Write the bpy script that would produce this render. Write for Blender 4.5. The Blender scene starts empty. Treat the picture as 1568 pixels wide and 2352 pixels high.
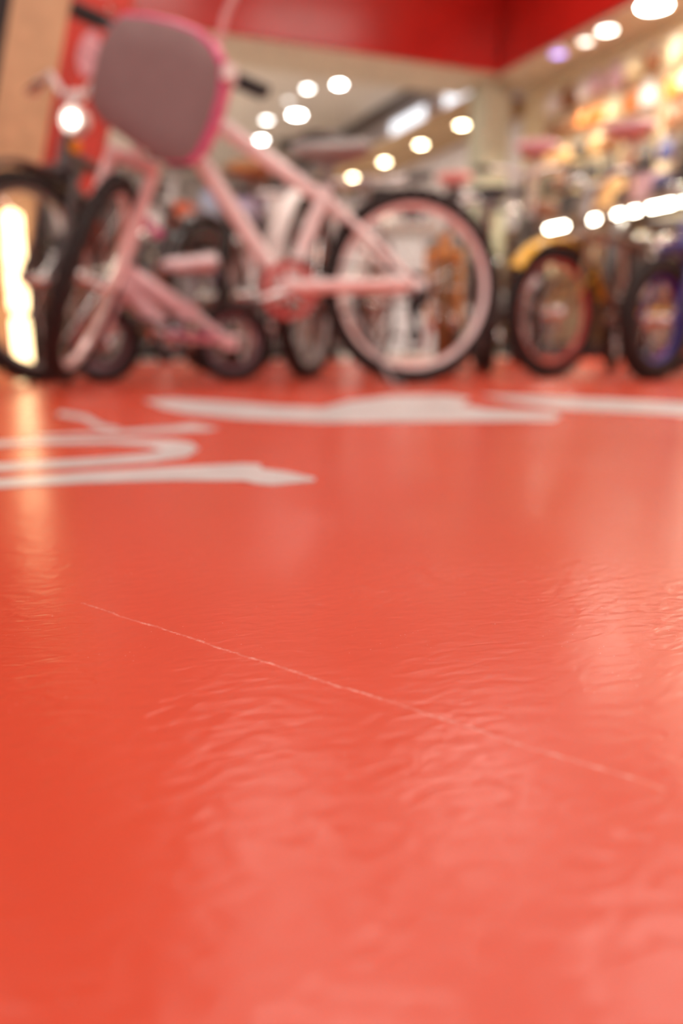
import bpy, bmesh, math, random
from mathutils import Vector, Matrix, Quaternion
random.seed(7)
PI = math.pi
S = bpy.context.scene
COL = S.collection

# ------------------------------------------------------------------ camera
YAW, PITCH, CAM_H = math.radians(22.3), math.radians(12.06), 0.127
cd = bpy.data.cameras.new('camera'); cam = bpy.data.objects.new('camera', cd); COL.objects.link(cam)
cam.location = (0, 0, CAM_H)
cam.rotation_euler = (PI / 2 - PITCH, 0, -YAW)
cd.sensor_fit = 'VERTICAL'; cd.sensor_height = 36.0; cd.sensor_width = 24.0
cd.lens = 1830.0 * 36.0 / 2352.0
cd.clip_start = 0.01; cd.clip_end = 100
cd.dof.use_dof = True; cd.dof.focus_distance = 0.355; cd.dof.aperture_fstop = 3.2
cd.dof.aperture_blades = 8; cd.dof.aperture_rotation = 0.25
S.camera = cam
# ------------------------------------------------------------------ world, exposure
S.view_settings.view_transform = 'Standard'; S.view_settings.look = 'None'
S.view_settings.gamma = 1.0; S.view_settings.use_curve_mapping = False
S.view_settings.exposure = 0.0
W = bpy.data.worlds.new('world'); S.world = W; W.use_nodes = True
W.node_tree.nodes['Background'].inputs[0].default_value = (1.0, 0.95, 0.9, 1)
W.node_tree.nodes['Background'].inputs[1].default_value = 1.15
S.cycles.use_denoising = True

RT = Vector((math.cos(YAW), -math.sin(YAW), 0)); FH = Vector((math.sin(YAW), math.cos(YAW), 0))
def here(lat, dep, z=0.0):                       # metres to the right of and ahead of the viewer
    return RT * lat + FH * dep + Vector((0, 0, z))

# ------------------------------------------------------------------ materials
def lin(c):
    return tuple(((v / 255 + 0.055) / 1.055) ** 2.4 if v > 10 else v / 255 / 12.92 for v in c)
MATS = {}
def mat(c, rough=0.5, metal=0.0, vary=0.12, scale=14.0, coat=0.0):
    key = (c, rough, metal, coat)
    if key in MATS: return MATS[key]
    m = bpy.data.materials.new('surface_%d' % len(MATS)); m.use_nodes = True
    nt = m.node_tree; b = nt.nodes['Principled BSDF']
    tc = nt.nodes.new('ShaderNodeTexCoord'); nz = nt.nodes.new('ShaderNodeTexNoise'); nz.inputs['Scale'].default_value = scale
    rp = nt.nodes.new('ShaderNodeValToRGB'); l = lin(c)
    rp.color_ramp.elements[0].position = 0.3; rp.color_ramp.elements[1].position = 0.7
    rp.color_ramp.elements[0].color = (*[v * (1 - vary) for v in l], 1)
    rp.color_ramp.elements[1].color = (*[min(1, v * (1 + vary)) for v in l], 1)
    nt.links.new(tc.outputs['Object'], nz.inputs['Vector']); nt.links.new(nz.outputs['Fac'], rp.inputs[0]); nt.links.new(rp.outputs[0], b.inputs['Base Color'])
    b.inputs['Roughness'].default_value = rough; b.inputs['Metallic'].default_value = metal
    b.inputs['Coat Weight'].default_value = coat
    MATS[key] = m; return m
def glow(c, s):
    key = ('glow', c, s)
    if key in MATS: return MATS[key]
    m = bpy.data.materials.new('lamp_glow_%d' % len(MATS)); m.use_nodes = True
    b = m.node_tree.nodes['Principled BSDF']; b.inputs['Base Color'].default_value = (*lin(c), 1)
    b.inputs['Emission Color'].default_value = (*lin(c), 1); b.inputs['Emission Strength'].default_value = s
    MATS[key] = m; return m

RUBBER = mat((34, 28, 27), 0.75); BLACK = mat((30, 26, 27), 0.45); CHROME = mat((215, 213, 212), 0.18, 1.0, 0.03)
STEEL = mat((170, 168, 168), 0.3, 1.0, 0.05); WHITE = mat((232, 226, 222), 0.35); GREY = mat((130, 126, 124), 0.5)

# ------------------------------------------------------------------ mesh collecting
class MB:
    def __init__(s): s.v = []; s.f = []; s.sharp = False
    def add(s, vs, fs):
        o = len(s.v); s.v += [Vector(v) for v in vs]; s.f += [tuple(i + o for i in f) for f in fs]; return s
    def box(s, c, d, rot=None, bev=0.0):
        c = Vector(c); hx, hy, hz = d[0] / 2, d[1] / 2, d[2] / 2
        b = min(bev, hx * .9, hy * .9, hz * .9)
        if b > 0:
            vs, idx = [], {}
            for sx in (-1, 1):
                for sy in (-1, 1):
                    for sz in (-1, 1):
                        for k in range(3):
                            idx[(sx, sy, sz, k)] = len(vs)
                            off = [hx - b, hy - b, hz - b]; off[k] += b
                            vs.append(Vector((sx * off[0], sy * off[1], sz * off[2])))
            fs = []
            for k in range(3):
                a, e = (k + 1) % 3, (k + 2) % 3
                for sg in (-1, 1):
                    q = []
                    for (p, r) in ((-1, -1), (1, -1), (1, 1), (-1, 1)):
                        t = [0, 0, 0]; t[k] = sg; t[a] = p; t[e] = r; q.append(idx[(*t, k)])
                    fs.append(q if sg > 0 else q[::-1])
                for p in (-1, 1):
                    for r in (-1, 1):
                        q = []
                        for (sg, kk) in ((-1, a), (1, a), (1, e), (-1, e)):
                            t = [0, 0, 0]; t[k] = sg; t[a] = p; t[e] = r; q.append(idx[(*t, kk)])
                        fs.append(q if p * r < 0 else q[::-1])
            for sx in (-1, 1):
                for sy in (-1, 1):
                    for sz in (-1, 1):
                        q = [idx[(sx, sy, sz, k)] for k in range(3)]
                        fs.append(q if sx * sy * sz > 0 else q[::-1])
        else:
            vs = [Vector((x * hx, y * hy, z * hz)) for x in (-1, 1) for y in (-1, 1) for z in (-1, 1)]
            fs = [(0, 1, 3, 2), (4, 6, 7, 5), (0, 4, 5, 1), (2, 3, 7, 6), (0, 2, 6, 4), (1, 5, 7, 3)]
        if rot is not None: vs = [rot @ v for v in vs]
        return s.add([c + v for v in vs], fs)
    def sweep(s, pts, r, n=10, closed=False):
        pts = [Vector(p) for p in pts]; m = len(pts)
        rs = r if isinstance(r, (list, tuple)) else [r] * m
        nrm = None; vs = []
        for i, p in enumerate(pts):
            a = pts[(i - 1) % m] if (closed or i) else p; b = pts[(i + 1) % m] if (closed or i < m - 1) else p
            t = (b - a).normalized()
            if nrm is None: nrm = t.orthogonal().normalized()
            nrm = (nrm - t * nrm.dot(t)).normalized(); bi = t.cross(nrm)
            for k in range(n):
                q = 2 * PI * k / n; vs.append(p + (nrm * math.cos(q) + bi * math.sin(q)) * rs[i])
        fs = [(i * n + k, i * n + (k + 1) % n, ((i + 1) % m) * n + (k + 1) % n, ((i + 1) % m) * n + k) for i in range(m if closed else m - 1) for k in range(n)]
        if not closed: fs += [tuple(range(n))[::-1], tuple(range((m - 1) * n, m * n))]
        return s.add(vs, fs)
    def tube(s, a, b, r, r2=None, n=10): return s.sweep([a, b], [r, r if r2 is None else r2], n)
    def lathe(s, prof, axis='y', c=(0, 0, 0), n=40, closed=False, arc=(0, 2 * PI)):
        # prof: (radius, along axis); axis y lies across a wheel, axis z stands up
        c = Vector(c); full = abs(arc[1] - arc[0] - 2 * PI) < 1e-6; m = n if full else n + 1; vs = []
        for i in range(m):
            q = arc[0] + (arc[1] - arc[0]) * i / n
            for (r, h) in prof:
                vs.append(c + (Vector((r * math.cos(q), h, r * math.sin(q))) if axis == 'y' else Vector((r * math.cos(q), r * math.sin(q), h))))
        k = len(prof); kk = k if closed else k - 1
        fs = [(i * k + j, ((i + 1) % m) * k + j, ((i + 1) % m) * k + (j + 1) % k, i * k + (j + 1) % k) for i in range(n) for j in range(kk)]
        return s.add(vs, fs)
    def slab(s, out, ax_o, ax_u, ax_v, thick):
        # flat outline (u,v) thickened along u x v
        o, u, v = Vector(ax_o), Vector(ax_u), Vector(ax_v); w = u.cross(v).normalized() * thick; n = len(out)
        a = [o + u * p[0] + v * p[1] for p in out]
        return s.add(a + [p + w for p in a], [tuple(range(n))[::-1], tuple(range(n, 2 * n))] + [(i, (i + 1) % n, n + (i + 1) % n, n + i) for i in range(n)])
    def map(s, fn): s.v = [fn(v) for v in s.v]; return s
    def mesh(s, name, m, smooth=True):
        me = bpy.data.meshes.new(name); me.from_pydata([tuple(v) for v in s.v], [], s.f)
        bm = bmesh.new(); bm.from_mesh(me); bmesh.ops.recalc_face_normals(bm, faces=bm.faces); bm.to_mesh(me); bm.free()
        if smooth:
            me.polygons.foreach_set('use_smooth', [True] * len(me.polygons))
            me.set_sharp_from_angle(angle=math.radians(40))
        me.materials.append(m); return me
    def build(s, name, m, parent=None, smooth=True): return link(name, s.mesh(name, m, smooth), parent)
def link(name, me, parent=None, mw=None):
    o = bpy.data.objects.new(name, me); COL.objects.link(o)
    if parent: o.parent = parent
    if mw is not None: o.matrix_local = mw
    return o
def tag(o, label=None, cat=None, group=None, kind=None):
    for k, v in (('label', label), ('category', cat), ('group', group), ('kind', kind)):
        if v: o[k] = v
    return o
def thing(name, label, cat, loc=(0, 0, 0), rz=0.0, group=None):
    o = bpy.data.objects.new(name, None); COL.objects.link(o); o.location = loc; o.rotation_euler = (0, 0, rz); o.empty_display_size = 0.1
    return tag(o, label, cat, group)
def struct(name, mb, m, smooth=False): return tag(mb.build(name, m, None, smooth), kind='structure')

# ------------------------------------------------------------------ floor
def floor_mat():
    m = bpy.data.materials.new('red_vinyl_floor'); m.use_nodes = True; nt = m.node_tree; N = nt.nodes; b = N['Principled BSDF']
    def nd(t, **kw):
        n = N.new(t)
        for k, v in kw.items(): n.inputs[k].default_value = v
        return n
    def mth(op, a, b_=None, clamp=False):
        n = N.new('ShaderNodeMath'); n.operation = op; n.use_clamp = clamp
        for i, x in enumerate((a, b_)):
            if x is None: continue
            if isinstance(x, (int, float)): n.inputs[i].default_value = x
            else: nt.links.new(x, n.inputs[i])
        return n.outputs[0]
    tc = nd('ShaderNodeTexCoord'); P = tc.outputs['Object']
    def noise(scale, detail=2.0, rough=.5):
        n = nd('ShaderNodeTexNoise', Scale=scale, Detail=detail, Roughness=rough); nt.links.new(P, n.inputs['Vector']); return n.outputs['Fac']
    rp = N.new('ShaderNodeValToRGB'); nt.links.new(noise(3.0, 3), rp.inputs[0])
    rp.color_ramp.elements[0].position = .3; rp.color_ramp.elements[1].position = .7
    rp.color_ramp.elements[0].color = (*FLOOR_A, 1); rp.color_ramp.elements[1].color = (*FLOOR_B, 1)
    # one long scuff scratched into the vinyl, plus a few specks
    sep = N.new('ShaderNodeSeparateXYZ'); nt.links.new(P, sep.inputs[0]); X, Y = sep.outputs[0], sep.outputs[1]
    a, e = Vector((.0235, .3985)), Vector((.166, .158)); d = (e - a); Ln = d.length; d.normalize()
    t = mth('ADD', mth('MULTIPLY', mth('SUBTRACT', X, a.x), d.x), mth('MULTIPLY', mth('SUBTRACT', Y, a.y), d.y))
    q = mth('ADD', mth('MULTIPLY', mth('SUBTRACT', X, a.x), -d.y), mth('MULTIPLY', mth('SUBTRACT', Y, a.y), d.x))
    q = mth('ADD', q, mth('MULTIPLY', mth('SUBTRACT', noise(28.0), .5), .006))
    wob = mth('MULTIPLY', mth('SUBTRACT', noise(420.0, 3), .5), .0022)
    line = mth('SUBTRACT', 1.0, mth('DIVIDE', mth('ABSOLUTE', mth('ADD', q, wob)), .0011), True)
    gate = mth('MULTIPLY', mth('GREATER_THAN', t, 0.0), mth('LESS_THAN', t, Ln))
    patch = mth('MULTIPLY', mth('SUBTRACT', noise(130.0, 4, .75), .47), 7.0, True)
    scratch = mth('MULTIPLY', mth('MULTIPLY', line, gate), mth('ADD', mth('MULTIPLY', patch, .42), .14))
    speck = mth('MULTIPLY', mth('GREATER_THAN', noise(900.0, 0), .835), mth('GREATER_THAN', noise(26.0, 1), .56))
    pale = mth('MAXIMUM', scratch, mth('MULTIPLY', speck, .45))
    mix = N.new('ShaderNodeMix'); mix.data_type = 'RGBA'; nt.links.new(pale, mix.inputs['Factor']); nt.links.new(rp.outputs[0], mix.inputs['A']); mix.inputs['B'].default_value = (.95, .55, .48, 1)
    nt.links.new(mix.outputs['Result'], b.inputs['Base Color'])
    b.inputs['Roughness'].default_value = FLOOR_ROUGH; b.inputs['Specular IOR Level'].default_value = .52
    # orange-peel ripple, stronger in some places
    amp = mth('ADD', mth('MULTIPLY', mth('SUBTRACT', noise(6.0, 1), .38), 2.4, True), .32)
    mp = N.new('ShaderNodeMapping'); mp.inputs['Rotation'].default_value = (0, 0, YAW + .12); mp.inputs['Scale'].default_value = (.5, 1, 1); nt.links.new(P, mp.inputs[0])
    ng = nd('ShaderNodeTexNoise', Scale=185.0, Detail=1.5, Roughness=.5, Distortion=.4); nt.links.new(mp.outputs[0], ng.inputs['Vector'])
    h = mth('MULTIPLY', ng.outputs['Fac'], amp)
    h = mth('ADD', h, mth('MULTIPLY', scratch, .35))
    bp = nd('ShaderNodeBump', Strength=1.0, Distance=FLOOR_BUMP); nt.links.new(h, bp.inputs['Height']); nt.links.new(bp.outputs[0], b.inputs['Normal'])
    return m
FLOOR_A, FLOOR_B, FLOOR_ROUGH, FLOOR_BUMP = (.64, .070, .030), (.68, .078, .036), .26, .00075
struct('floor', MB().box((1.5, 1.2, -.025), (17, 8.4, .05)), floor_mat())
struct('floor_back_bounce', MB().box((1.5, 10.7, -.025), (17, 10.6, .05)), mat((206, 200, 194), .4, 0, .05, 3))  # pale unseen floor, added to bounce neutral light into the back room

# ------------------------------------------------------------------ shell of the shop
RED = mat((178, 30, 24), .28, 0, .1, 3); TAN = mat((206, 190, 165), .6); CEIL = mat((226, 214, 200), .7, 0, .05, 2)
CREAM = mat((250, 232, 194), .6, 0, .06); SAGE = mat((186, 184, 160), .6)
U0, V0 = 3.98, 6.25
struct('ceiling', MB().box((1.5, 6.5, 3.22), (17, 19, .06)), mat((226, 218, 208), .75, 0, .04, 2))
def bulkhead(name, c, d, soff):
    o = struct(name, MB().box(c, d, None, .004), RED)
    MB().box(*soff, None, .004).build('soffit', TAN, o, False)
    return o
bulkhead('trim_1', (.6, V0 + .30, 2.76), (2 * (U0 - .6), .60, .86), ((.6, V0 + .31, 2.315), (2 * (U0 - .6), .58, .03)))
bulkhead('trim_2', (U0 + .31, 1.9, 2.76), (.60, 2 * (V0 - 1.9) + .62, .86), ((U0 + .32, 1.9, 2.315), (.58, 2 * (V0 - 1.9) + .6, .03)))
struct('ceiling_back', MB().box((1.0, 10.6, 2.93), (6.7, 7.4, .04)), CEIL)
# wall at right: horizontal slats
wr = struct('wall_right', MB().box((4.52, 2.4, 1.15), (.06, 8.4, 2.3)), mat((224, 196, 146), .7))
slat = MB().box((0, 0, 0), (.025, 8.2, .118), None, .004).mesh('slat', CREAM, False)
for k in range(18): link('slat', slat, wr, Matrix.Translation((4.48, 2.4, .12 + k * .125)))
# the room behind: right wall with a soffit of down-lights
wb = struct('wall_right_back', MB().box((4.75, 10.6, 1.5), (.06, 8.0, 3.0)), mat((226, 220, 224), .7))
struct('trim_3', MB().box((4.42, 10.55, 2.29), (.6, 7.3, .14), None, .005), mat((182, 148, 106), .6))
struct('trim_4', MB().box((4.64, 10.9, 2.95), (.2, 6.6, .12), None, .005), mat((126, 112, 104), .6))
struct('wall_back', MB().box((1.0, 14.3, 1.5), (9, .06, 3.0)), mat((170, 162, 160), .7))
struct('wall_left', MB().box((-5.6, 6.0, 1.5), (.06, 17, 3.0)), mat((60, 48, 44), .7))
struct('column', MB().box((4.07, 6.50, 1.15), (.27, .27, 2.3), None, .02), SAGE)

pc = here(-1.80, 3.42, 1.58)
struct('dark_corner_panel', MB().box(pc, (1.2, .06, 3.14), Matrix.Rotation(-YAW, 3, 'Z'), .003), mat((34, 28, 30), .6))  # dark sheet added behind the sign to black out the upper left corner

# ------------------------------------------------------------------ lamps
def ceiling_panel(x, y, z, sx, sy, s, label, c=(255, 247, 236)):
    t = thing('ceiling_panel_light', label, 'ceiling light', (x, y, z), 0, 'panel lights of the shop ceiling')
    f = MB()
    for sg in (-1, 1):
        f.box((sg * (sx / 2 + .015), 0, -.02), (.03, sy + .06, .04)); f.box((0, sg * (sy / 2 + .015), -.02), (sx, .03, .04))
    f.build('frame', WHITE, t, False)
    MB().box((0, 0, -.012), (sx, sy, .02)).build('diffuser', glow(c, s), t, False)
PL_ = [a + ' ' + b for a in ('nearest row, at', 'middle row, at', 'row by the red fascia, at') for b in ('left', 'centre', 'right')] + ['far left, nearer one', 'far left, farther one'] + ['added unseen over the back room, %s' % q for q in ('nearest', 'second', 'third', 'farthest')]
PANELS = [(-.9, .6), (1.1, .6), (3.0, .6), (-.9, 2.6), (1.1, 2.6), (2.9, 2.6), (-1.0, 4.6), (1.2, 4.6), (2.9, 4.4), (-3.4, 2.6), (-3.4, 5.0), (-.6, 7.8), (-1.6, 9.2), (-.6, 10.6), (-1.6, 12.0)]  # back room ones are unseen, added to brighten its ceiling
for i, (x, y) in enumerate(PANELS):
    ceiling_panel(x, y, 3.19 if y < 6 else 2.91, 1.1, .55, 10.5 if y < 6 else 55.0, 'white panel light in the shop ceiling, %s' % PL_[i])
def downlight(x, y, z, r, s, c, label, group, hang=.05):
    t = thing('downlight', label, 'lamp', (x, y, z), 0, group)
    MB().lathe([(r * .55, hang), (r * .9, hang * .8), (r * 1.15, 0), (r * 1.0, -.004), (r * .95, 0)], 'z', n=20).build('housing', WHITE, t)
    MB().lathe([(0, -.006), (r * .6, -.006), (r, .004), (0, .012)], 'z', n=20).build('lamp_face', glow(c, s), t)
    return t
for i, (x, y, r, s) in enumerate([(3.57, 8.77, .055, 60), (3.30, 9.04, .05, 22), (3.53, 10.07, .085, 60), (3.26, 10.44, .06, 16), (3.49, 11.44, .06, 60), (3.25, 9.55, .05, 4)]):
    downlight(x, y, 2.87, r, s, (255, 252, 246), ['round white ceiling lamp nearest the red fascia', 'dimmer round ceiling lamp just left of the nearest lamp', 'largest round white ceiling lamp of the back room', 'pale dim round ceiling lamp left of the largest one', 'round white ceiling lamp farthest back, by the pink frame', 'faint round ceiling lamp above the largest one'][i], 'round lamps in the back ceiling')
for i, v in enumerate([7.30, 8.15, 9.06, 10.01]):
    downlight(4.26, v, 2.19, .055, 45, (255, 232, 190), 'warm down-light under the tan soffit, %s from the pale green column' % ['first', 'second', 'third', 'fourth'][i], 'warm lamps under the tan soffit', .03)
for i, (v, r, s) in enumerate([(4.57, .10, 70), (5.02, .06, 14), (4.25, .06, 40), (5.25, .05, 5)]):
    downlight(4.08, v, 2.27, r, s, (255, 246, 230), ['big glaring white spot lamp under the red fascia at right', 'white spot lamp under the red fascia, between the glaring one and the violet one', 'white spot lamp at the right end of the red fascia', 'faint spot lamp under the red fascia beside the violet lamp'][i], 'spot lamps under the right red fascia', .03)
downlight(4.02, 5.49, 2.25, .06, 3.0, (176, 160, 255), 'violet tinted spot lamp under the red fascia', 'spot lamps under the right red fascia', .05)
for i in range(2):
    t = thing('wall_light_box', ['glowing white light box on the far wall, near the green column', 'glowing white light box on the far wall, farther from the column'][i], 'light box', (4.70, [7.95, 9.3][i], 2.62), 0, 'light boxes above the tan soffit')
    MB().box((0, 0, 0), (.05, .98, .44), None, .01).build('casing', WHITE, t); MB().box((-.03, 0, 0), (.012, .88, .36)).build('panel', glow((240, 246, 255), 1.6), t, False)
    r = tag(MB().box((4.69, [7.35, 8.65][i], 2.56), (.06, .22, .22), None, .01).build('wall_sign', mat((206, 70, 66), .5)), ['red square sign above the soffit by the green column', 'small red sign between the two glowing light boxes'][i], 'sign')
t = thing('hanging_sign', 'black hanging sign board with a red lower edge in the back room', 'sign', (3.62, 9.7, 2.45), math.radians(-20))
MB().box((0, 0, 0), (.9, .06, .13), None, .01).build('board', BLACK, t, False); MB().box((.1, 0, -.085), (.8, .05, .045)).build('lower_edge', mat((128, 34, 34), .5), t, False)
for sx in (-.35, .35): MB().tube((sx, 0, .06), (sx, 0, .46), .006, n=6).build('hanger_rod', STEEL, t)

# warm lit shelf along the right wall
SW = mat((120, 92, 62), .5)
t = thing('wall_shelf', 'long brown shelf with lit under-edge along the right slat wall', 'shelf', (0, 0, 0))
MB().box((4.235, 4.3, 1.04), (.47, 3.6, .03), None, .004).build('upper_board', SW, t, False)
MB().box((4.235, 4.3, .62), (.47, 3.6, .03), None, .004).build('lower_board', SW, t, False)
MB().box((4.235, 4.3, .06), (.47, 3.6, .12), None, .004).build('plinth', BLACK, t, False)
for v in (2.51, 3.7, 4.9, 6.09): MB().box((4.235, v, .58), (.46, .025, .92)).build('upright', SW, t, False)
for i, v in enumerate([5.40, 4.99, 4.62, 4.30, 4.02, 3.75]):
    t = thing('tube_light', 'bright white tube light under the shelf, %s from the column' % ['first', 'second', 'third', 'fourth', 'fifth', 'sixth'][i], 'tube light', (4.02, v, 1.0), 0, 'tube lights under the wall shelf')
    MB().box((0, 0, .015), (.03, .25, .02)).build('holder', WHITE, t, False)
    MB().sweep([(0, -.10, 0), (0, .10, 0)], .016, 10).build('tube', glow((255, 248, 226), 40), t)

# floor-standing light column seen through the wheel at left
t = thing('light_column', 'slim warm glowing light column before the tan edged sign board', 'lamp', here(-1.20, 3.06))
MB().lathe([(0, 0), (.06, 0), (.06, .02), (.03, .03)], 'z', n=20).build('base', BLACK, t)
MB().lathe([(.026, .03), (.032, .04), (.032, .20), (.026, .215)], 'z', n=16).build('shade', glow((255, 226, 170), 5), t)
MB().lathe([(.026, .235), (.034, .25), (.034, .58), (0, .60)], 'z', n=16).build('shade', glow((255, 226, 170), 5), t)

# leaning sign at upper left
t = thing('leaning_sign_board', 'tall leaning red sign board with tan wooden edge at far left', 'sign board')
z0 = here(-1.70, 3.2); LB = here(-1.55, 3.2)
up_ = (RT * .27 + Vector((0, 0, 1)) - FH * .0).normalized(); sd = (RT - up_ * RT.dot(up_)).normalized()
def lean(a, b): return LB + sd * a + up_ * b + Vector((0, 0, .03))
def board(name, a0, a1, b0, b1, m, th=.03, off=0.0):
    return MB().slab([(a0, b0), (a1, b0), (a1, b1), (a0, b1)], LB - FH * off, sd, up_, -th).build(name, m, t, False)
board('wooden_edge', 0, .205, 0, 2.5, mat((206, 170, 130), .5), .05)
board('red_panel', .206, .42, .80, 2.45, mat((200, 62, 46), .4), .03)
for (a, b, rx, rz) in ((.30, 1.02, .035, .07), (.305, 1.28, .04, .08), (.31, 1.58, .045, .1)):
    MB().slab([(a + rx * math.cos(q), b + rz * math.sin(q)) for q in [2 * PI * i / 20 for i in range(20)]], LB - FH * .001, sd, up_, .003).build('lettering_mark', mat((214, 160, 168), .5), t, False)

# ------------------------------------------------------------------ lettering on the floor
LET = {
'S1': [(-0.061, 0.806), (-0.017, 0.811), (0.063, 0.820), (0.150, 0.821), (0.222, 0.814), (0.236, 0.802), (0.230, 0.773), (0.247, 0.745), (0.260, 0.700), (0.254, 0.685), (0.211, 0.680), (0.200, 0.692), (0.194, 0.712), (0.134, 0.739), (0.058, 0.755), (-0.016, 0.757), (-0.058, 0.756)],
'S2': [(-0.064, 0.858), (-0.017, 0.859), (0.066, 0.856), (0.134, 0.864), (0.177, 0.889), (0.204, 0.951), (0.208, 1.013), (0.193, 1.049), (0.117, 1.100), (0.035, 1.124), (-0.081, 1.131), (-0.077, 1.075), (-0.019, 1.068), (0.032, 1.070), (0.109, 1.044), (0.151, 0.999), (0.162, 0.955), (0.136, 0.933), (0.072, 0.918), (-0.017, 0.916), (-0.068, 0.920)],
'S3': [(0.014, 1.181), (0.119, 1.191), (0.226, 1.225), (0.259, 1.254), (0.282, 1.172), (0.257, 1.148), (0.147, 1.146), (0.035, 1.154)],
'S3b': [(0.082, 1.579), (0.119, 1.467), (0.128, 1.301), (0.148, 1.223), (0.133, 1.206), (0.115, 1.237), (0.106, 1.387), (0.070, 1.487)],
'S4': [(0.269, 1.806), (0.341, 1.836), (0.414, 1.718), (0.496, 1.542), (0.562, 1.469), (0.677, 1.611), (0.846, 1.742), (0.98, 1.711), (0.965, 1.580), (0.854, 1.432), (0.845, 1.319), (0.914, 1.208), (0.879, 1.137), (0.822, 1.085), (0.632, 1.139), (0.451, 1.198), (0.357, 1.300), (0.289, 1.435), (0.269, 1.589)],
'S5': [(1.057, 1.690), (1.166, 1.577), (1.249, 1.448), (1.357, 1.189), (1.146, 1.002), (1.093, 1.077), (1.029, 1.191), (0.977, 1.265), (0.995, 1.442)]}
VINYL = mat((208, 207, 208), .3)
for k, lab in (('S1', 'white letter stroke with a pointed foot, nearest on the red floor'), ('S2', 'white round letter bowl on the red floor behind the pointed stroke'), ('S3', 'thin white stroke on the floor behind the round letter bowl'), ('S3b', 'faint white curved mark on the floor near the front wheel'), ('S4', 'broad white lettering shape on the floor before the pink bicycle'), ('S5', 'white lettering stroke at the right side of the red floor')):
    m = MB().slab([(x, y) for x, y in LET[k]], (0, 0, .0003), (1, 0, 0), (0, 1, 0), .0004)
    tag(m.build('floor_lettering', VINYL, None, False), lab, 'floor lettering', 'white lettering printed on the floor')

# ------------------------------------------------------------------ bicycles
CACHE = {}
def wheel_mesh(R, tw, rimc, tyrec, spk):
    key = (R, tw, rimc, tyrec, spk)
    if key in CACHE: return CACHE[key]
    r = tw / 2; prof = [(R - r + r * math.cos(q) * (1.0 if math.cos(q) < .8 else .97), r * math.sin(q)) for q in [2 * PI * i / 10 for i in range(10)]]
    ty = MB().lathe(prof, 'y', n=44, closed=True)
    for i in range(44):                                     # tread knobs
        q = 2 * PI * i / 44
        for sg in (-1, 1):
            qq = q + (PI / 44 if sg > 0 else 0); rr = R - r * .16
            ty.box((rr * math.cos(qq), sg * r * .45, rr * math.sin(qq)), (.012, r * .55, R * .07), Matrix.Rotation(-qq, 3, 'Y'))
    Ri = R - tw * .88
    rim = MB().lathe([(Ri + .012, -.013), (Ri + .012, .013), (Ri - .006, .012), (Ri - .017, .006), (Ri - .017, -.006), (Ri - .006, -.012)], 'y', n=44, closed=True)
    hub = MB().lathe([(.006, -.055), (.014, -.045), (.024, -.03), (.024, -.026), (.014, -.022), (.014, .022), (.024, .026), (.024, .03), (.014, .045), (.006, .055)], 'y', n=14)
    sp = MB()
    for i in range(spk):
        q = 2 * PI * i / spk; q2 = q + (.5 if i % 4 < 2 else -.5); sg = 1 if i % 2 else -1
        sp.tube((.023 * math.cos(q2), sg * .028, .023 * math.sin(q2)), ((Ri - .01) * math.cos(q), 0, (Ri - .01) * math.sin(q)), .0013, n=3)
    CACHE[key] = (ty.mesh('wheel', mat(tyrec, .75)), rim.mesh('rim', mat(rimc, .3, .3)), hub.mesh('hub', CHROME), sp.mesh('spokes', CHROME))
    return CACHE[key]
def add_wheel(root, M, R, tw, rimc, tyrec=(34, 28, 27), spk=28, reflector=None):
    ty, rim, hub, sp = wheel_mesh(R, tw, rimc, tyrec, spk)
    w = link('wheel', ty, root, M)
    link('rim', rim, w); link('hub', hub, w); link('spokes', sp, w)['kind'] = 'stuff'
    if reflector: MB().box((R * .45, 0, R * .42), (.06, .012, .022), Matrix.Rotation(PI / 4, 3, 'Y'), .003).build('spoke_reflector', reflector, w)
def saddle_mb(L_, wd, base):
    b = MB(); n = 14; rings = 9; vs = []
    for i in range(rings):
        s = i / (rings - 1); w = wd / 2 * (1 - s) ** .9 * (.86 if i == 0 else 1) + .016 + .004; h = .034 - .012 * s
        x = -L_ * .45 + L_ * s; lift = .012 * (1 - s) ** 2 + .004 * s
        if i in (0, rings - 1): w *= .6; h *= .6
        for k in range(n):
            q = 2 * PI * k / n; vs.append(base + Vector((x, w * math.cos(q), lift + h * math.sin(q) * (1 if math.sin(q) > 0 else .7))))
    fs = [(i * n + k, i * n + (k + 1) % n, (i + 1) * n + (k + 1) % n, (i + 1) * n + k) for i in range(rings - 1) for k in range(n)]
    return b.add(vs, fs + [tuple(range(n))[::-1], tuple(range((rings - 1) * n, rings * n))])

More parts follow.
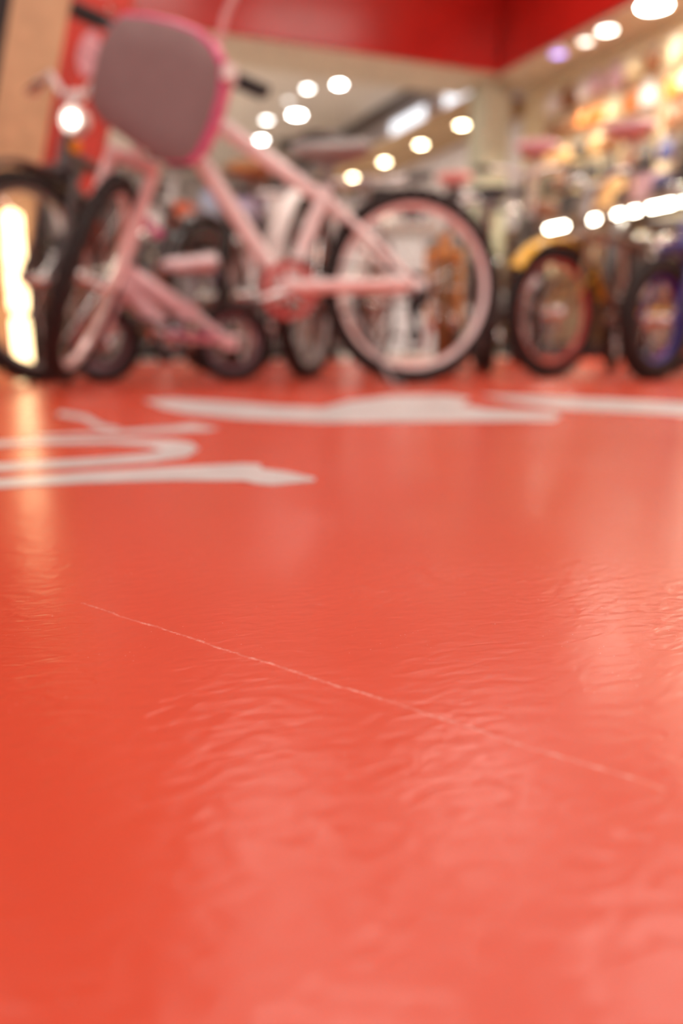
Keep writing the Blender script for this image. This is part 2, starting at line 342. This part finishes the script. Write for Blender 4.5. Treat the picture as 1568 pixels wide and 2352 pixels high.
def bicycle(name, label, p0, heading, R=.30, wb=1.03, tw=.05, frame=(236, 190, 192), forkc=None, rim=(180, 178, 178), tyre=(34, 28, 27), bb=None, cl=None,
            axis=None, tt=None, dt=None, steer=0.0, bar=None, bar_w=.29, rise=.03, sweep=.04, bar_c=CHROME, grip=(30, 26, 27), saddle=(30, 26, 27), sad=None, sad_L=.26, sad_w=.17,
            guard=None, fender=None, headlight=False, basket=None, trainers=False, crank=20.0, crank_c=CHROME, ring=(70, 66, 66), stand=True, reflector=None, group=None,
            thick=1.0, susp=False, rack=False, front_fender=True, cargo=None, derail=False, spk=28, post_c=STEEL, lamp_c=WHITE):
    root = thing(name, label, 'bicycle', p0, heading, group)
    k = R / .30; fm = mat(frame, .32, 0, .06, 14, .3); fk = mat(forkc or frame, .32, 0, .06, 14, .3)
    bb = bb or (.40 * k ** .6, .27 * k ** .7); cl = cl or (.27 * k ** .7, .60 * k ** .8)
    ha = math.radians(70.5)
    if axis is None: axis = ((wb - .04 * k - R * 0, R), (wb - .04 * k - (.62 * k) / math.tan(ha) , R + .62 * k))
    (ax0, az0), (ax1, az1) = axis
    adir = Vector((ax1 - ax0, 0, az1 - az0)).normalized(); foot = Vector((ax0, 0, az0))
    def on(z): return foot + adir * ((z - az0) / adir.z)
    rot = Matrix.Rotation(steer, 3, adir)
    def ST(v): return foot + rot @ (Vector(v) - foot)
    zt = tt if tt else .74 * k + .02; zd = dt if dt else zt - .06 * k
    BB = Vector((bb[0], 0, bb[1])); CL = Vector((cl[0], 0, cl[1])); HT, HD = on(zt), on(zd)
    RA = Vector((0, 0, R)); t_ = thick
    f = MB(); f.tube(CL, HT, .017 * t_, .019 * t_); f.tube(BB, HD, .019 * t_, .020 * t_); f.tube(BB, CL + (CL - BB).normalized() * .03, .017 * t_)
    f.tube(on(zd - .045 * k), on(zt + .05 * k), .022 * t_, n=14)
    f.tube(BB - Vector((0, .036, 0)), BB + Vector((0, .036, 0)), .025, n=14)
    for sg in (-1, 1):
        f.sweep([BB + Vector((-.03, sg * .03, 0)), BB.lerp(RA, .45) + Vector((0, sg * .05, 0)), RA + Vector((0, sg * .062, 0))], [.012, .011, .009], 8)
        f.sweep([CL + Vector((-.01, sg * .02, -.005)), CL.lerp(RA, .45) + Vector((0, sg * .05, 0)), RA + Vector((0, sg * .062, 0))], [.010 * t_, .009 * t_, .008], 8)
        f.box(RA + Vector((.005, sg * .062, 0)), (.045, .006, .045), None, .002)
    f.build('frame', fm, root)
    # steered parts
    foff = .035 * k if axis is None or not susp else 0.0
    FA = foot + (Vector((.04 * k, 0, 0)) if not susp else Vector((0, 0, 0)))
    zc = az0 + (R + .05) * adir.z
    g = MB(); g.tube(on(zc - .01), on(zd - .03 * k), .015); g.box(on(zc), (.06, .14, .035), Matrix.Rotation(-math.atan2(-adir.x, adir.z), 3, 'Y'), .008)
    for sg in (-1, 1):
        g.sweep([on(zc) + Vector((0, sg * .058, 0)), foot + adir * (R * .45) + Vector((0, sg * .058, 0)), FA + Vector((0, sg * .058, 0))], [.017 if susp else .014, .019 if susp else .012, .012 if susp else .009], 10)
    g.map(ST).build('fork', fk, root)
    add_wheel(root, Matrix.Translation(RA), R, tw, rim, tyre, spk, reflector)
    add_wheel(root, Matrix.Translation(ST(FA)) @ rot.to_4x4(), R, tw, rim, tyre, spk, reflector)
    # bar
    bz = bar if bar else zt + .13 * k
    BC = on(bz)
    s = MB(); s.tube(on(zt + .04 * k), BC + adir * .01, .014); s.tube(BC - Vector((0, .025, 0)), BC + Vector((0, .025, 0)), .02, n=12); s.map(ST).build('stem', bar_c if bar_c is not CHROME else STEEL, root)
    hb = MB(); pts = []
    for y in (-1, -.62, -.38, -.12, .12, .38, .62, 1):
        a = abs(y); rr = rise * min(1, max(0, (a - .12) / .26)); sw = -sweep * max(0, (a - .38) / .62)
        pts.append(BC + Vector((sw, y * bar_w, 0)) + adir * rr)
    hb.sweep(pts, .0115, 10); hb = hb.map(ST).build('handlebar', bar_c, root)
    for sg in (0, 1):
        i0, i1 = (0, 1) if sg == 0 else (7, 6)
        d = (pts[i1] - pts[i0]); e = pts[i0] - d.normalized() * .004
        m_ = MB().sweep([e, e + d * .1, e + d * .9, e + d * .98], [.015, .017, .0165, .013], 12); m_.map(ST).build('grip', mat(grip, .7), hb)
        lv = MB(); q = pts[i1]; dn = d.normalized(); fw = Vector((.8, 0, -.35))
        lv.sweep([q - dn * .01, q + fw * .035, q + fw * .05 - dn * .03, q + fw * .055 - dn * .10], [.008, .007, .005, .004], 8); lv.map(ST).build('brake_lever', BLACK if bar_c is not CHROME else STEEL, hb)
    cb = MB(); cb.sweep([ST(pts[5] + Vector((.04, 0, 0))), ST(pts[5] + Vector((.11, -.03, .03))), ST(on(zt + .03) + Vector((.08, .0, 0))), ST(on(zt - .10) + Vector((.05, 0, 0)))], .0028, 6); cb.build('brake_cable', BLACK, root)
    # seat
    if saddle:
        sp = Vector((sad[0], 0, sad[1])) if sad else CL + (CL - BB).normalized() * .20 * k
        MB().tube(CL, sp - Vector((0, 0, .02)), .0125 * max(1, t_ * .9)).build('seat_post', post_c, root)
        sd_ = saddle_mb(sad_L, sad_w, sp).build('saddle', mat(saddle, .45), root)
        rl = MB()
        for sg in (-1, 1): rl.sweep([sp + Vector((-.09, sg * .03, 0)), sp + Vector((-.03, sg * .02, -.025)), sp + Vector((.04, sg * .02, -.025)), sp + Vector((.09, sg * .012, .0))], .0035, 6)
        rl.build('saddle_rail', STEEL, sd_)
    # drive
    cr = link('crankset', MB().lathe([(.012, .028), (.03, .029), (.032, .036), (.012, .04)], 'y', c=BB, n=16).mesh('crankset', crank_c), root)
    rg = MB(); rr = .085 * k ** .5
    rg.lathe([(rr - .02, .040), (rr, .040), (rr, .044), (rr - .02, .044)], 'y', c=BB, n=32, closed=True)
    for i in range(5): rg.box(BB + Vector((math.cos(i * 1.2566) * rr * .5, .042, math.sin(i * 1.2566) * rr * .5)), (rr * .9, .004, .014), Matrix.Rotation(-i * 1.2566, 3, 'Y'))
    rg.build('chainring', mat(ring, .4), cr)
    cl_ = .15 * k ** .6; ca = math.radians(crank)
    for sg in (1, -1):
        e = BB + Vector((math.cos(ca) * cl_ * sg, sg * .068, math.sin(ca) * cl_ * sg)); b0 = BB + Vector((0, sg * .055, 0))
        a = MB().sweep([b0 - (e - b0) * .08, b0, b0.lerp(e, .5), e, e + (e - b0) * .06], [.010, .014, .010, .010, .007], 10).build('crank_arm', crank_c, cr)
        MB().box(e + Vector((0, sg * .05, 0)), (.085, .075, .022), None, .006).tube(e, e + Vector((0, sg * .03, 0)), .007).build('pedal', mat((58, 50, 50), .5), cr)
    ch = MB(); c0, c1 = BB + Vector((0, .042, 0)), RA + Vector((0, .042, 0)); r1 = rr * .5
    ch.sweep([c0 + Vector((0, 0, rr)), c1 + Vector((0, 0, r1)), c1 + Vector((-r1, 0, 0)), c1 + Vector((0, 0, -r1)), c0 + Vector((0, 0, -rr))], .004, 6); ch.build('chain', mat((66, 56, 52), .4, .7), root)
    if guard:
        cg = MB(); A_, B_ = RA + Vector((0, .075, .012)), BB + Vector((0, .064, .012)); L2 = (B_ - A_).length; u = (B_ - A_).normalized(); gr = .5 * rr / .085 * .032
        cg.sweep([A_ + u * .04, A_ + u * .05, A_.lerp(B_, .5), B_ - u * .02, B_ + u * .015, B_ + u * .03], [gr * .5, gr * .85, gr * .95, gr * 1.1, gr * .9, gr * .4], 14); cg.build('chain_guard', mat(guard, .3, 0, .05, 14, .4), root)
    if derail:
        d_ = MB(); d_.box(RA + Vector((.0, .075, -.03)), (.035, .03, .05), None, .006); d_.box(RA + Vector((.02, .06, -.10)), (.022, .016, .11), Matrix.Rotation(.25, 3, 'Y'), .005)
        for q in (-.06, -.145): d_.lathe([(.004, .05), (.022, .05), (.022, .062), (.004, .062)], 'y', c=RA + Vector((.015, 0, q)), n=14)
        for i, q in enumerate((.045, .038, .031, .026)): d_.lathe([(.012, .03 + i * .005), (q, .03 + i * .005), (q, .033 + i * .005), (.012, .033 + i * .005)], 'y', c=RA, n=20)
        d_.build('derailleur', BLACK, root)
    if stand:
        MB().sweep([(.22 * k, .055, R * .72), (.20 * k, .075, R * .6), (.12 * k, .15, .008), (.09 * k, .16, .006)], [.008, .007, .006, .006], 8).build('kickstand', STEEL, root)
    def mud(cx, arc, M=None):
        rf = R + .025; w_ = tw * .62; prof = [(rf - .008, -w_), (rf + .004, -w_ * .55), (rf + .008, 0), (rf + .004, w_ * .55), (rf - .008, w_), (rf - .010, w_ - .002), (rf + .002, w_ * .5), (rf + .005, 0), (rf + .002, -w_ * .5), (rf - .010, -w_ + .002)]
        m_ = MB().lathe(prof, 'y', c=cx, n=24, closed=True, arc=arc)
        for sg in (-1, 1): m_.tube(cx + Vector((0, sg * .05, 0)), cx + Vector((math.cos(arc[1] - .5) * rf, sg * w_, math.sin(arc[1] - .5) * rf)), .003, n=5)
        return m_
    if fender:
        mud(RA, (math.radians(15), math.radians(190))).build('fender', mat(fender, .3, 0, .04, 14, .3), root)
        if front_fender: mud(FA, (math.radians(35), math.radians(170))).map(ST).build('fender', mat(fender, .3, 0, .04, 14, .3), root)
    if rack:
        m_ = MB()
        for y in (-.05, 0, .05): m_.tube((-.28, y, R * 2 + .06), (.14, y, R * 2 + .06), .005, n=6)
        for x in (-.27, -.07, .12): m_.tube((x, -.055, R * 2 + .06), (x, .055, R * 2 + .06), .005, n=6)
        for sg in (-1, 1): m_.tube((-.15, sg * .055, R * 2 + .06), (0, sg * .065, R), .005, n=6)
        m_.tube((.14, 0, R * 2 + .06), CL, .006, n=6); m_.build('rear_rack', STEEL, root)
    if headlight:
        c = ST(on(zc + .14) + Vector((.055, .075, 0)))
        h_ = MB().lathe([(0, -.045), (.02, -.042), (.036, -.02), (.042, .02), (.042, .03), (.036, .03), (.034, .022), (0, .018)], 'z', n=20)
        h_.map(lambda v: c + rot @ (Matrix.Rotation(PI / 2, 3, 'Y') @ v)); h_ = h_.build('headlight', lamp_c, root)
        MB().lathe([(0, .024), (.018, .024), (.016, .034), (0, .038)], 'z', n=16).map(lambda v: c + rot @ (Matrix.Rotation(PI / 2, 3, 'Y') @ v)).build('lens_glint', glow((255, 248, 236), 9), h_)  # glow stands in for the bright reflection on the headlight
        MB().tube(c, ST(on(zc + .10)), .008, n=6).build('lamp_bracket', STEEL, h_)
        MB().lathe([(.0, .0), (.02, .0), (.022, .008), (0, .010)], 'z', n=14).map(lambda v: c + rot @ (Matrix.Rotation(PI / 2, 3, 'Y') @ v) + rot @ Vector((.01, 0, -.075))).build('reflector', mat((242, 150, 30), .25), root)
    if basket:
        B = MB(); bc, bx, by, bh = basket; c0 = BC + Vector((.05, 0, -.22)) ; rings = []
        for (zz, s_) in ((0, .78), (.02, .82), (bh, 1.0), (bh + .012, 1.03), (bh + .012, .97), (bh, .95), (.03, .76), (.012, .7)):
            rings.append([c0 + Vector((bx / 2 + bx / 2 * s_ * max(-1, min(1, 1.25 * math.cos(q))), by / 2 * s_ * max(-1, min(1, 1.25 * math.sin(q))), zz)) for q in [2 * PI * i / 24 for i in range(24)]])
        vs = [v for r_ in rings for v in r_]
        B.add(vs, [(i * 24 + j, i * 24 + (j + 1) % 24, (i + 1) * 24 + (j + 1) % 24, (i + 1) * 24 + j) for i in range(7) for j in range(24)] + [tuple(range(24))[::-1], tuple(range(7 * 24, 8 * 24))])
        B.map(ST).build('basket', mat(bc, .45), root)
    if trainers:
        for sg in (-1, 1):
            a = MB().sweep([(0, sg * .07, R), (-.01, sg * .12, R * .8), (-.01, sg * .16, R * .42)], .008, 8).build('training_arm', STEEL, root)
            MB().lathe([(.02, -.014), (R * .42 - .008, -.016), (R * .42, -.008), (R * .42, .008), (R * .42 - .008, .016), (.02, .014)], 'y', c=(-.01, sg * .185, R * .42), n=20, closed=True).build('training_wheel', RUBBER, a)
    return root, ST, on, BC, adir, rot

# ---- the pale pink bicycle in front, front wheel turned to the viewer
PINK = (252, 238, 236)
rt, ST, on, BC, adir, rot = bicycle('bicycle', 'pale pink bicycle in front with mauve basket and front wheel turned to the viewer',
    (1.1642, 2.2586, 0), math.atan2(.09379, -.99559), R=.288, tw=.046, wb=.94, frame=PINK, forkc=(246, 216, 214), rim=(242, 220, 218), bb=(.40, .272), cl=(.288, .534),
    axis=((.94, .288), (.713, .86)), tt=.805, dt=.775, steer=math.radians(78), bar=.885, bar_w=.27, rise=.0, sweep=.02, bar_c=BLACK, saddle=(150, 148, 144), sad=(.255, .655), sad_L=.22, sad_w=.15,
    guard=(250, 228, 226), crank=-17.0, crank_c=CHROME, ring=(200, 80, 74), stand=True, thick=1.25, susp=True, derail=True, post_c=GREY)
# basket: pink shell with a rounded mauve front plate, carried on the handlebar
def SB(e_l, e_a, e_h):                    # across the bar, up the steering axis, ahead of the bar
    return BC + rot @ (Vector((e_h, e_l, 0)) - adir * adir.x * e_h) + adir * e_a
PL = [(-.100, -.078), (-.085, -.045), (-.032, -.026), (.030, -.014), (.085, -.012), (.130, -.026), (.168, -.060), (.184, -.114), (.188, -.170), (.187, -.220), (.182, -.265), (.165, -.300), (.114, -.322), (.032, -.308), (-.040, -.292), (-.073, -.277), (-.092, -.255), (-.104, -.210), (-.110, -.133)]
cx_, cz_ = .045, -.17
def ring_at(sc, h, dz=0.0, dx=0.0): return [SB(cx_ + (x - cx_) * sc + dx, cz_ + (z - cz_) * sc + dz, h) for x, z in PL]
n = len(PL); bk = MB(); rings = [ring_at(.96, .217), ring_at(1.04, .215, .004, .004), ring_at(1.06, .19, .014, .006), ring_at(1.03, .10, .04, .008), ring_at(.99, .098, .04, .008), ring_at(1.0, .18, .014, .006)]
bk.add([v for r in rings for v in r], [(i * n + k, i * n + (k + 1) % n, (i + 1) * n + (k + 1) % n, (i + 1) * n + k) for i in range(len(rings) - 1) for k in range(n)])
bk = bk.build('basket', mat((216, 60, 128), .35), rt); bk['label'] = 'bright pink rimmed plastic basket'
pf = MB(); rr = [ring_at(1.0, .214), ring_at(1.0, .222), ring_at(.95, .228), ring_at(.5, .232)]
pf.add([v for r in rr for v in r], [(i * n + k, i * n + (k + 1) % n, (i + 1) * n + (k + 1) % n, (i + 1) * n + k) for i in range(3) for k in range(n)] + [tuple(range(n))[::-1], tuple(range(3 * n, 4 * n))])
pf = pf.build('front_plate', mat((130, 102, 102), .5, 0, .05), bk); pf['label'] = 'dull mauve rounded front plate'
MB().sweep([SB(.13, .0, .10), SB(.12, .10, .10), SB(.135, .22, .11), SB(.15, .34, .10)], .009, 8).build('flag_pole', mat((206, 150, 150), .4), rt)
MB().sweep([SB(.185, -.045, .20), SB(.195, -.08, .20)], .022, 12).build('rim_highlight', WHITE, bk)  # white blob modelled as the highlight on the basket rim
for q in (-.05, .09): MB().sweep([SB(q, 0, -.005), SB(q, -.01, .06), SB(q, -.06, .12), SB(q, -.06, .19)], .008, 8).build('basket_bracket', STEEL, bk)
MB().sweep([SB(-.105, -.05, .235), SB(-.10, -.048, .238)], .012, 12).build('bell', CHROME, bk)

def H(deg): return math.radians(deg) - YAW        # heading in degrees, 0 = to the viewer's right, 90 = away
def park(lat, dep, deg, wb, front):               # where the rear wheel stands, from either wheel
    a = math.radians(deg); p = here(lat, dep)
    return p - (RT * math.cos(a) + FH * math.sin(a)) * wb if front else p
def bike_at(label, lat, dep, deg, front=False, **kw):
    wb = kw.get('wb', 1.03); return bicycle('bicycle', label, park(lat, dep, deg, wb, front), H(deg), **kw)

bike_at('black city bicycle at far left facing the viewer, silver handlebar and headlight', -.95, 2.56, 249, True, R=.315, wb=1.05, frame=(60, 52, 54), rim=(150, 145, 142), headlight=True, fender=(52, 46, 46), bar=.90, rise=.09, sweep=.12, bar_w=.30, bar_c=mat((232, 226, 226), .3, .4), grip=(216, 200, 198), stand=False, crank=60, reflector=mat((240, 150, 40), .3), ring=(90, 40, 36), tt=.72)
bike_at('dark grey bicycle with ochre saddle seen through the pink frame', -.37, 3.14, 81, R=.30, wb=1.0, frame=(92, 82, 84), saddle=(190, 140, 90), sad=(.17, .76), tw=.045, grip=(60, 50, 50), crank=40, bar=.80, bar_w=.24, rise=.0, tt=.66, stand=False)
bike_at('silver bicycle with white fenders just behind the pink bicycle', -.12, 2.86, 74, R=.30, wb=1.03, frame=(206, 202, 200), fender=(236, 232, 228), saddle=(60, 54, 54), sad=(.2, .80), crank=95, bar=.80, tt=.68, rise=.0, ring=(200, 70, 80), reflector=mat((240, 150, 60), .3), stand=False)
bike_at('low pink toddler bicycle with thick step-through tube behind the turned wheel', -.775, 2.64, 184, True, R=.125, wb=.42, tw=.04, frame=(246, 206, 210), thick=1.6, rim=(130, 96, 104), saddle=(240, 222, 226), sad=(.12, .36), sad_L=.18, sad_w=.12, bb=(.19, .14), cl=(.14, .22), tt=.34, dt=.30, bar=.44, bar_w=.12, rise=.04, grip=(206, 60, 130), guard=(196, 110, 140), crank=30, stand=False, spk=16)
bike_at('purple and white children\'s bicycle with a white chain guard', -.52, 4.15, 264, True, R=.20, wb=.70, frame=(146, 62, 140), rim=(230, 220, 224), saddle=(240, 226, 232), sad=(.13, .55), tt=.50, bar=.62, bar_w=.2, rise=.06, grip=(150, 60, 150), guard=(240, 228, 232), basket=((238, 226, 230), .16, .2, .14), trainers=False, stand=False, crank=20, sad_L=.2, sad_w=.14)
bike_at('gold rimmed children\'s bicycle seen through the pink rear wheel', .37, 2.98, 264, True, R=.20, wb=.70, frame=(206, 130, 30), rim=(222, 160, 40), tyre=(120, 84, 40), saddle=(40, 34, 34), sad=(.13, .52), tt=.48, bar=.60, bar_w=.19, rise=.05, guard=(226, 140, 40), stand=False, crank=70, sad_L=.2, sad_w=.13)
bike_at('yellow children\'s bicycle with a red rimmed front wheel at right', .75, 2.92, 215, True, R=.228, wb=.74, tw=.05, frame=(104, 84, 70), forkc=(134, 96, 60), rim=(196, 84, 76), saddle=(60, 50, 50), sad=(.14, .56), tt=.52, bar=.66, bar_w=.19, rise=.05, guard=(244, 196, 60), fender=(246, 192, 40), stand=False, crank=10, sad_L=.2, sad_w=.14, reflector=mat((230, 230, 230), .2))
bike_at('blue rimmed fat tyre children\'s bicycle at the right edge', 1.045, 2.72, 218, True, R=.198, wb=.66, tw=.062, frame=(60, 56, 130), rim=(50, 40, 150), saddle=(34, 30, 40), sad=(.13, .50), tt=.48, bar=.60, bar_w=.18, rise=.05, stand=False, crank=50, sad_L=.2, sad_w=.13, reflector=mat((230, 230, 235), .2))
bike_at('dark bicycle with a pink saddle and white seat post beside the green column', .93, 4.05, 82, R=.32, wb=1.05, frame=(64, 58, 54), saddle=(232, 178, 186), sad=(.12, 1.03), sad_L=.27, sad_w=.2, post_c=WHITE, cl=(.22, .72), crank=30, stand=False, bar=1.05, tt=.85)
bike_at('black bicycle with a wide mauve saddle in front of the slat wall', 1.24, 3.72, 66, R=.32, wb=1.05, frame=(46, 42, 44), saddle=(226, 178, 186), sad=(.12, 1.03), sad_L=.30, sad_w=.23, cl=(.22, .70), crank=70, stand=False, post_c=CHROME, bar=.67, tt=.59, rise=.0, fender=(60, 54, 50), front_fender=False)
bike_at('grey bicycle with a coral saddle under the green column', .62, 4.64, 86, R=.31, wb=1.05, frame=(120, 108, 100), saddle=(232, 150, 146), sad=(.12, 1.0), sad_L=.27, sad_w=.19, cl=(.22, .70), crank=10, stand=False, bar=1.02, tt=.83)
bike_at('small dark bicycle with chrome bars between the pink rear wheel and the yellow bicycle', .60, 3.35, 84, R=.22, wb=.62, frame=(52, 46, 42), saddle=(44, 36, 34), sad=(.12, .70), tt=.60, bar=.74, bar_w=.17, rise=.03, fender=(60, 54, 50), crank=40, sad_L=.22, sad_w=.15, stand=False)
bike_at('olive bicycle in the back between the white fendered one and the column', .22, 4.5, 92, R=.31, wb=1.03, frame=(104, 96, 66), saddle=(40, 34, 34), sad=(.14, .90), crank=50, stand=False, tt=.76)
bike_at('green children\'s bicycle in the back row between the charcoal and mint ones', -1.47, 4.5, 268, True, R=.20, wb=.70, frame=(96, 136, 46), rim=(60, 120, 96), saddle=(60, 110, 90), sad=(.13, .52), tt=.48, bar=.60, bar_w=.19, guard=(170, 200, 186), stand=False, crank=25, sad_L=.2, sad_w=.13)
bike_at('mint children\'s bicycle with white basket in the back row at left', -1.86, 5.0, 268, True, R=.20, wb=.70, frame=(178, 206, 192), rim=(200, 200, 200), saddle=(206, 160, 190), sad=(.13, .54), tt=.48, bar=.62, bar_w=.19, basket=((232, 222, 226), .16, .2, .14), stand=False, crank=25, sad_L=.2, sad_w=.13)
bike_at('lavender children\'s bicycle in the back row behind the dark grey one', -.70, 4.95, 268, True, R=.20, wb=.70, frame=(176, 156, 200), rim=(220, 214, 220), saddle=(230, 216, 222), sad=(.13, .55), tt=.48, bar=.62, bar_w=.19, basket=((190, 186, 214), .16, .2, .14), stand=False, crank=25, sad_L=.2, sad_w=.13)

for lab, la, de, hd, fr, sc, ri in (
    ('charcoal bicycle at far left behind the silver handlebar', -1.16, 3.98, 266, (70, 62, 62), (46, 40, 40), (150, 146, 144)),
    ('brown bicycle in the back row right of the green column', 1.22, 5.1, 84, (96, 72, 54), (150, 104, 66), (120, 112, 108)),
    ('dark red bicycle in the middle of the back row', -.12, 4.68, 90, (110, 40, 40), (40, 34, 36), (140, 134, 132))):
    bike_at(lab, la, de, hd, hd > 180, R=.31, wb=1.04, frame=fr, saddle=sc, rim=ri, sad=(.13, .92 + .05 * (de % 1)), cl=(.22, .66), crank=15 + 37 * (de % 1) * 4, stand=False, bar=1.0, tt=.80, bar_w=.24)

# ------------------------------------------------------------------ goods shelf in the back
ORD = ['first', 'second', 'third', 'fourth', 'fifth', 'sixth', 'seventh', 'eighth', 'ninth', 'tenth', 'eleventh', 'twelfth', 'thirteenth', 'fourteenth']
GA = math.radians(0) - YAW
t = thing('display_shelf', 'grey display shelf loaded with boxes behind the bicycles', 'shelf', here(-1.30, 6.3), GA)
for zz in (.10, .50, .90): MB().box((0, 0, zz), (2.6, .45, .03), None, .004).build('shelf_board', mat((150, 142, 140), .5), t, False)
for x in (-1.29, -.43, .43, 1.29): MB().box((x, 0, .60), (.02, .45, 1.2), None, .004).build('upright', mat((120, 112, 110), .5), t, False)
MB().box((0, .235, .60), (2.6, .015, 1.2)).build('back_panel', mat((168, 158, 154), .6), t, False)
GC = [('white', (232, 228, 224)), ('pale blue', (176, 196, 226)), ('orange', (226, 92, 40)), ('grey', (160, 158, 158)), ('lavender', (190, 180, 216)), ('brown', (150, 112, 84)), ('dark', (58, 48, 50)), ('green', (70, 104, 66)), ('pink', (232, 176, 180)), ('cream', (236, 220, 190))]
def goods_box(p, rz, d, c, label, group):
    o = thing('goods_box', label, 'box', p, rz, group)
    MB().box((0, 0, d[2] / 2), d, None, .006).build('carton', mat(c, .5), o, False)
    MB().box((0, -d[1] / 2 - .001, d[2] * .55), (d[0] * .6, .003, d[2] * .4)).build('box_label', mat(tuple(min(255, int(v * .6 + 90)) for v in c), .5), o, False)
rnd = random.Random(3); zs = [.1165, .5165, .9165]
cols = [[0, 3, 6, 5, 0, 9, 4, 8, 3, 5], [3, 5, 0, 6, 9, 3, 0, 7, 3, 0], [0, 3, 0, 6, 0, 2, 1, 4, 0, 3]]
for r in range(3):
    for i in range(10):
        x = [-1.16, -.93, -.70, -.30, -.06, .18, .30 + .0, .62, .86, 1.1][i] if i != 6 else .345
        nm, c = GC[cols[r][i]]
        w = .2 if i not in (5, 6) else .13
        if i == 5: x = .13
        h = rnd.uniform(.2, .3); q = here(-1.30, 6.3) + Vector((math.cos(GA), math.sin(GA), 0)) * x
        goods_box((q.x, q.y, zs[r]), GA, (w, .28, h), c, '%s carton on the %s board of the display shelf, %s from the left' % (nm, ['bottom', 'middle', 'top'][r], ORD[i]), 'cartons on the display shelf')

def helmet(p, rz, c, label, group):
    o = thing('helmet', label, 'helmet', p, rz, group)
    m = MB().lathe([(.11, 0), (.125, .02), (.12, .07), (.09, .115), (.045, .135), (.0, .14)], 'z', n=20); m.map(lambda v: Vector((v.x * 1.25, v.y, v.z))); m.build('shell', mat(c, .3), o)
    v_ = MB()
    for y in (-.05, 0, .05): v_.sweep([(.13 * math.cos(q), y, .012 + .137 * math.sin(q) * (1 - abs(y) * 3)) for q in [.35 + i * .3 for i in range(9)]], .009, 6)
    v_.build('vent_ridge', mat(tuple(int(v * .45) for v in c), .4), o)
# helmets on top of an island table, seen above the pink frame
t = thing('display_table', 'pale display table carrying helmets behind the pink frame', 'table', here(.62, 6.9), GA)
MB().box((0, 0, 1.02), (.95, .6, .04), None, .008).build('table_top', mat((200, 192, 186), .4), t, False)
for sx in (-.42, .42):
    for sy in (-.24, .24): MB().box((sx, sy, .5), (.05, .05, 1.0), None, .006).build('leg', mat((90, 84, 82), .5), t, False)
MB().box((0, 0, .6), (.84, .5, .03)).build('lower_shelf', mat((150, 144, 140), .5), t, False)
for i, (dx, c, nm) in enumerate([(-.33, (228, 224, 220), 'white'), (0, (92, 84, 92), 'dark grey'), (.32, (214, 208, 206), 'pale grey')]):
    q = here(.62 + dx, 6.85); helmet((q.x, q.y, 1.04), GA + 1.2, c, '%s helmet on the pale display table' % nm, 'helmets on the display table')

# ------------------------------------------------------------------ goods hanging on the slat wall
WC = [('cream', (246, 226, 184)), ('orange', (222, 130, 60)), ('black', (52, 42, 38)), ('brown', (134, 84, 50)), ('white', (240, 234, 230)), ('mauve', (206, 168, 178)), ('grey', (124, 112, 104)), ('tan', (206, 164, 112)), ('blue', (60, 64, 120))]
rnd = random.Random(11)
rows = [(2.14, 'top'), (1.92, 'second'), (1.70, 'third'), (1.50, 'fourth')]
wts = {0: [0, 0, 7, 4, 4, 5, 3], 1: [0, 0, 2, 1, 5, 3, 4], 2: [2, 6, 3, 1, 2, 7, 2], 3: [2, 6, 2, 2, 8, 3, 4]}
for r, (z, rn) in enumerate(rows):
    for i in range(13):
        v = 6.0 - i * .19 + rnd.uniform(-.03, .03); ci = rnd.choice(wts[r]); nm, c = WC[ci]
        h = rnd.choice([.10, .115, .13]); w = rnd.uniform(.09, .14); dpt = rnd.uniform(.05, .10)
        o = thing('hanging_pack', '%s accessory pack on the %s row of the slat wall, %s from the column' % (nm, rn, ORD[i]), 'accessory', (4.40, v, z), 0, 'accessory packs on the slat wall')
        MB().sweep([(.075, 0, .03), (-.10, 0, .03), (-.12, 0, .045)], .004, 6).build('hook', CHROME, o)
        MB().box((-.03, 0, .02 - .02), (.004, w, .05)).build('header_card', mat(tuple(min(255, int(v_ * .5 + 100)) for v_ in c), .5), o, False)
        MB().box((-.03, 0, -.03 - h / 2), (dpt, w, h), None, .015).build('pack', mat(c, .35), o)
# goods on the shelf boards
for i in range(12):
    v = (5.97 if i < 6 else 4.78) - (i % 6) * .19; nm, c = WC[[6, 2, 3, 2, 6, 7, 2, 5, 8, 2, 6, 3][i]]
    goods_box((4.22, v, 1.0565), PI / 2, (.15, .26, [.16, .22, .12, .2][i % 4]), c, '%s carton standing on the upper wall shelf, %s from the column' % (nm, ORD[i]), 'cartons on the upper wall shelf')
    nm, c = WC[[0, 6, 0, 7, 4, 0, 5, 0, 4, 0, 7, 0][i]]
    goods_box((4.22, v, .6365), PI / 2, (.15, .26, [.2, .26, .16, .22][i % 4]), c, '%s carton under the tube lights on the lower shelf, %s from the column' % (nm, ORD[i]), 'cartons on the lower wall shelf')
# a light to stand for the row of spot lamps that wash the slat wall
for i, v in enumerate((3.6, 4.57, 5.5)):
    ld = bpy.data.lights.new('wall_washer', 'SPOT'); ld.energy = 150; ld.color = (1, .88, .68); ld.spot_size = 2.2; ld.spot_blend = .8; ld.shadow_soft_size = .08
    lo = bpy.data.objects.new('wall_washer', ld); COL.objects.link(lo); lo.location = (4.08, v, 2.24); lo.rotation_euler = (0, math.radians(14), 0)
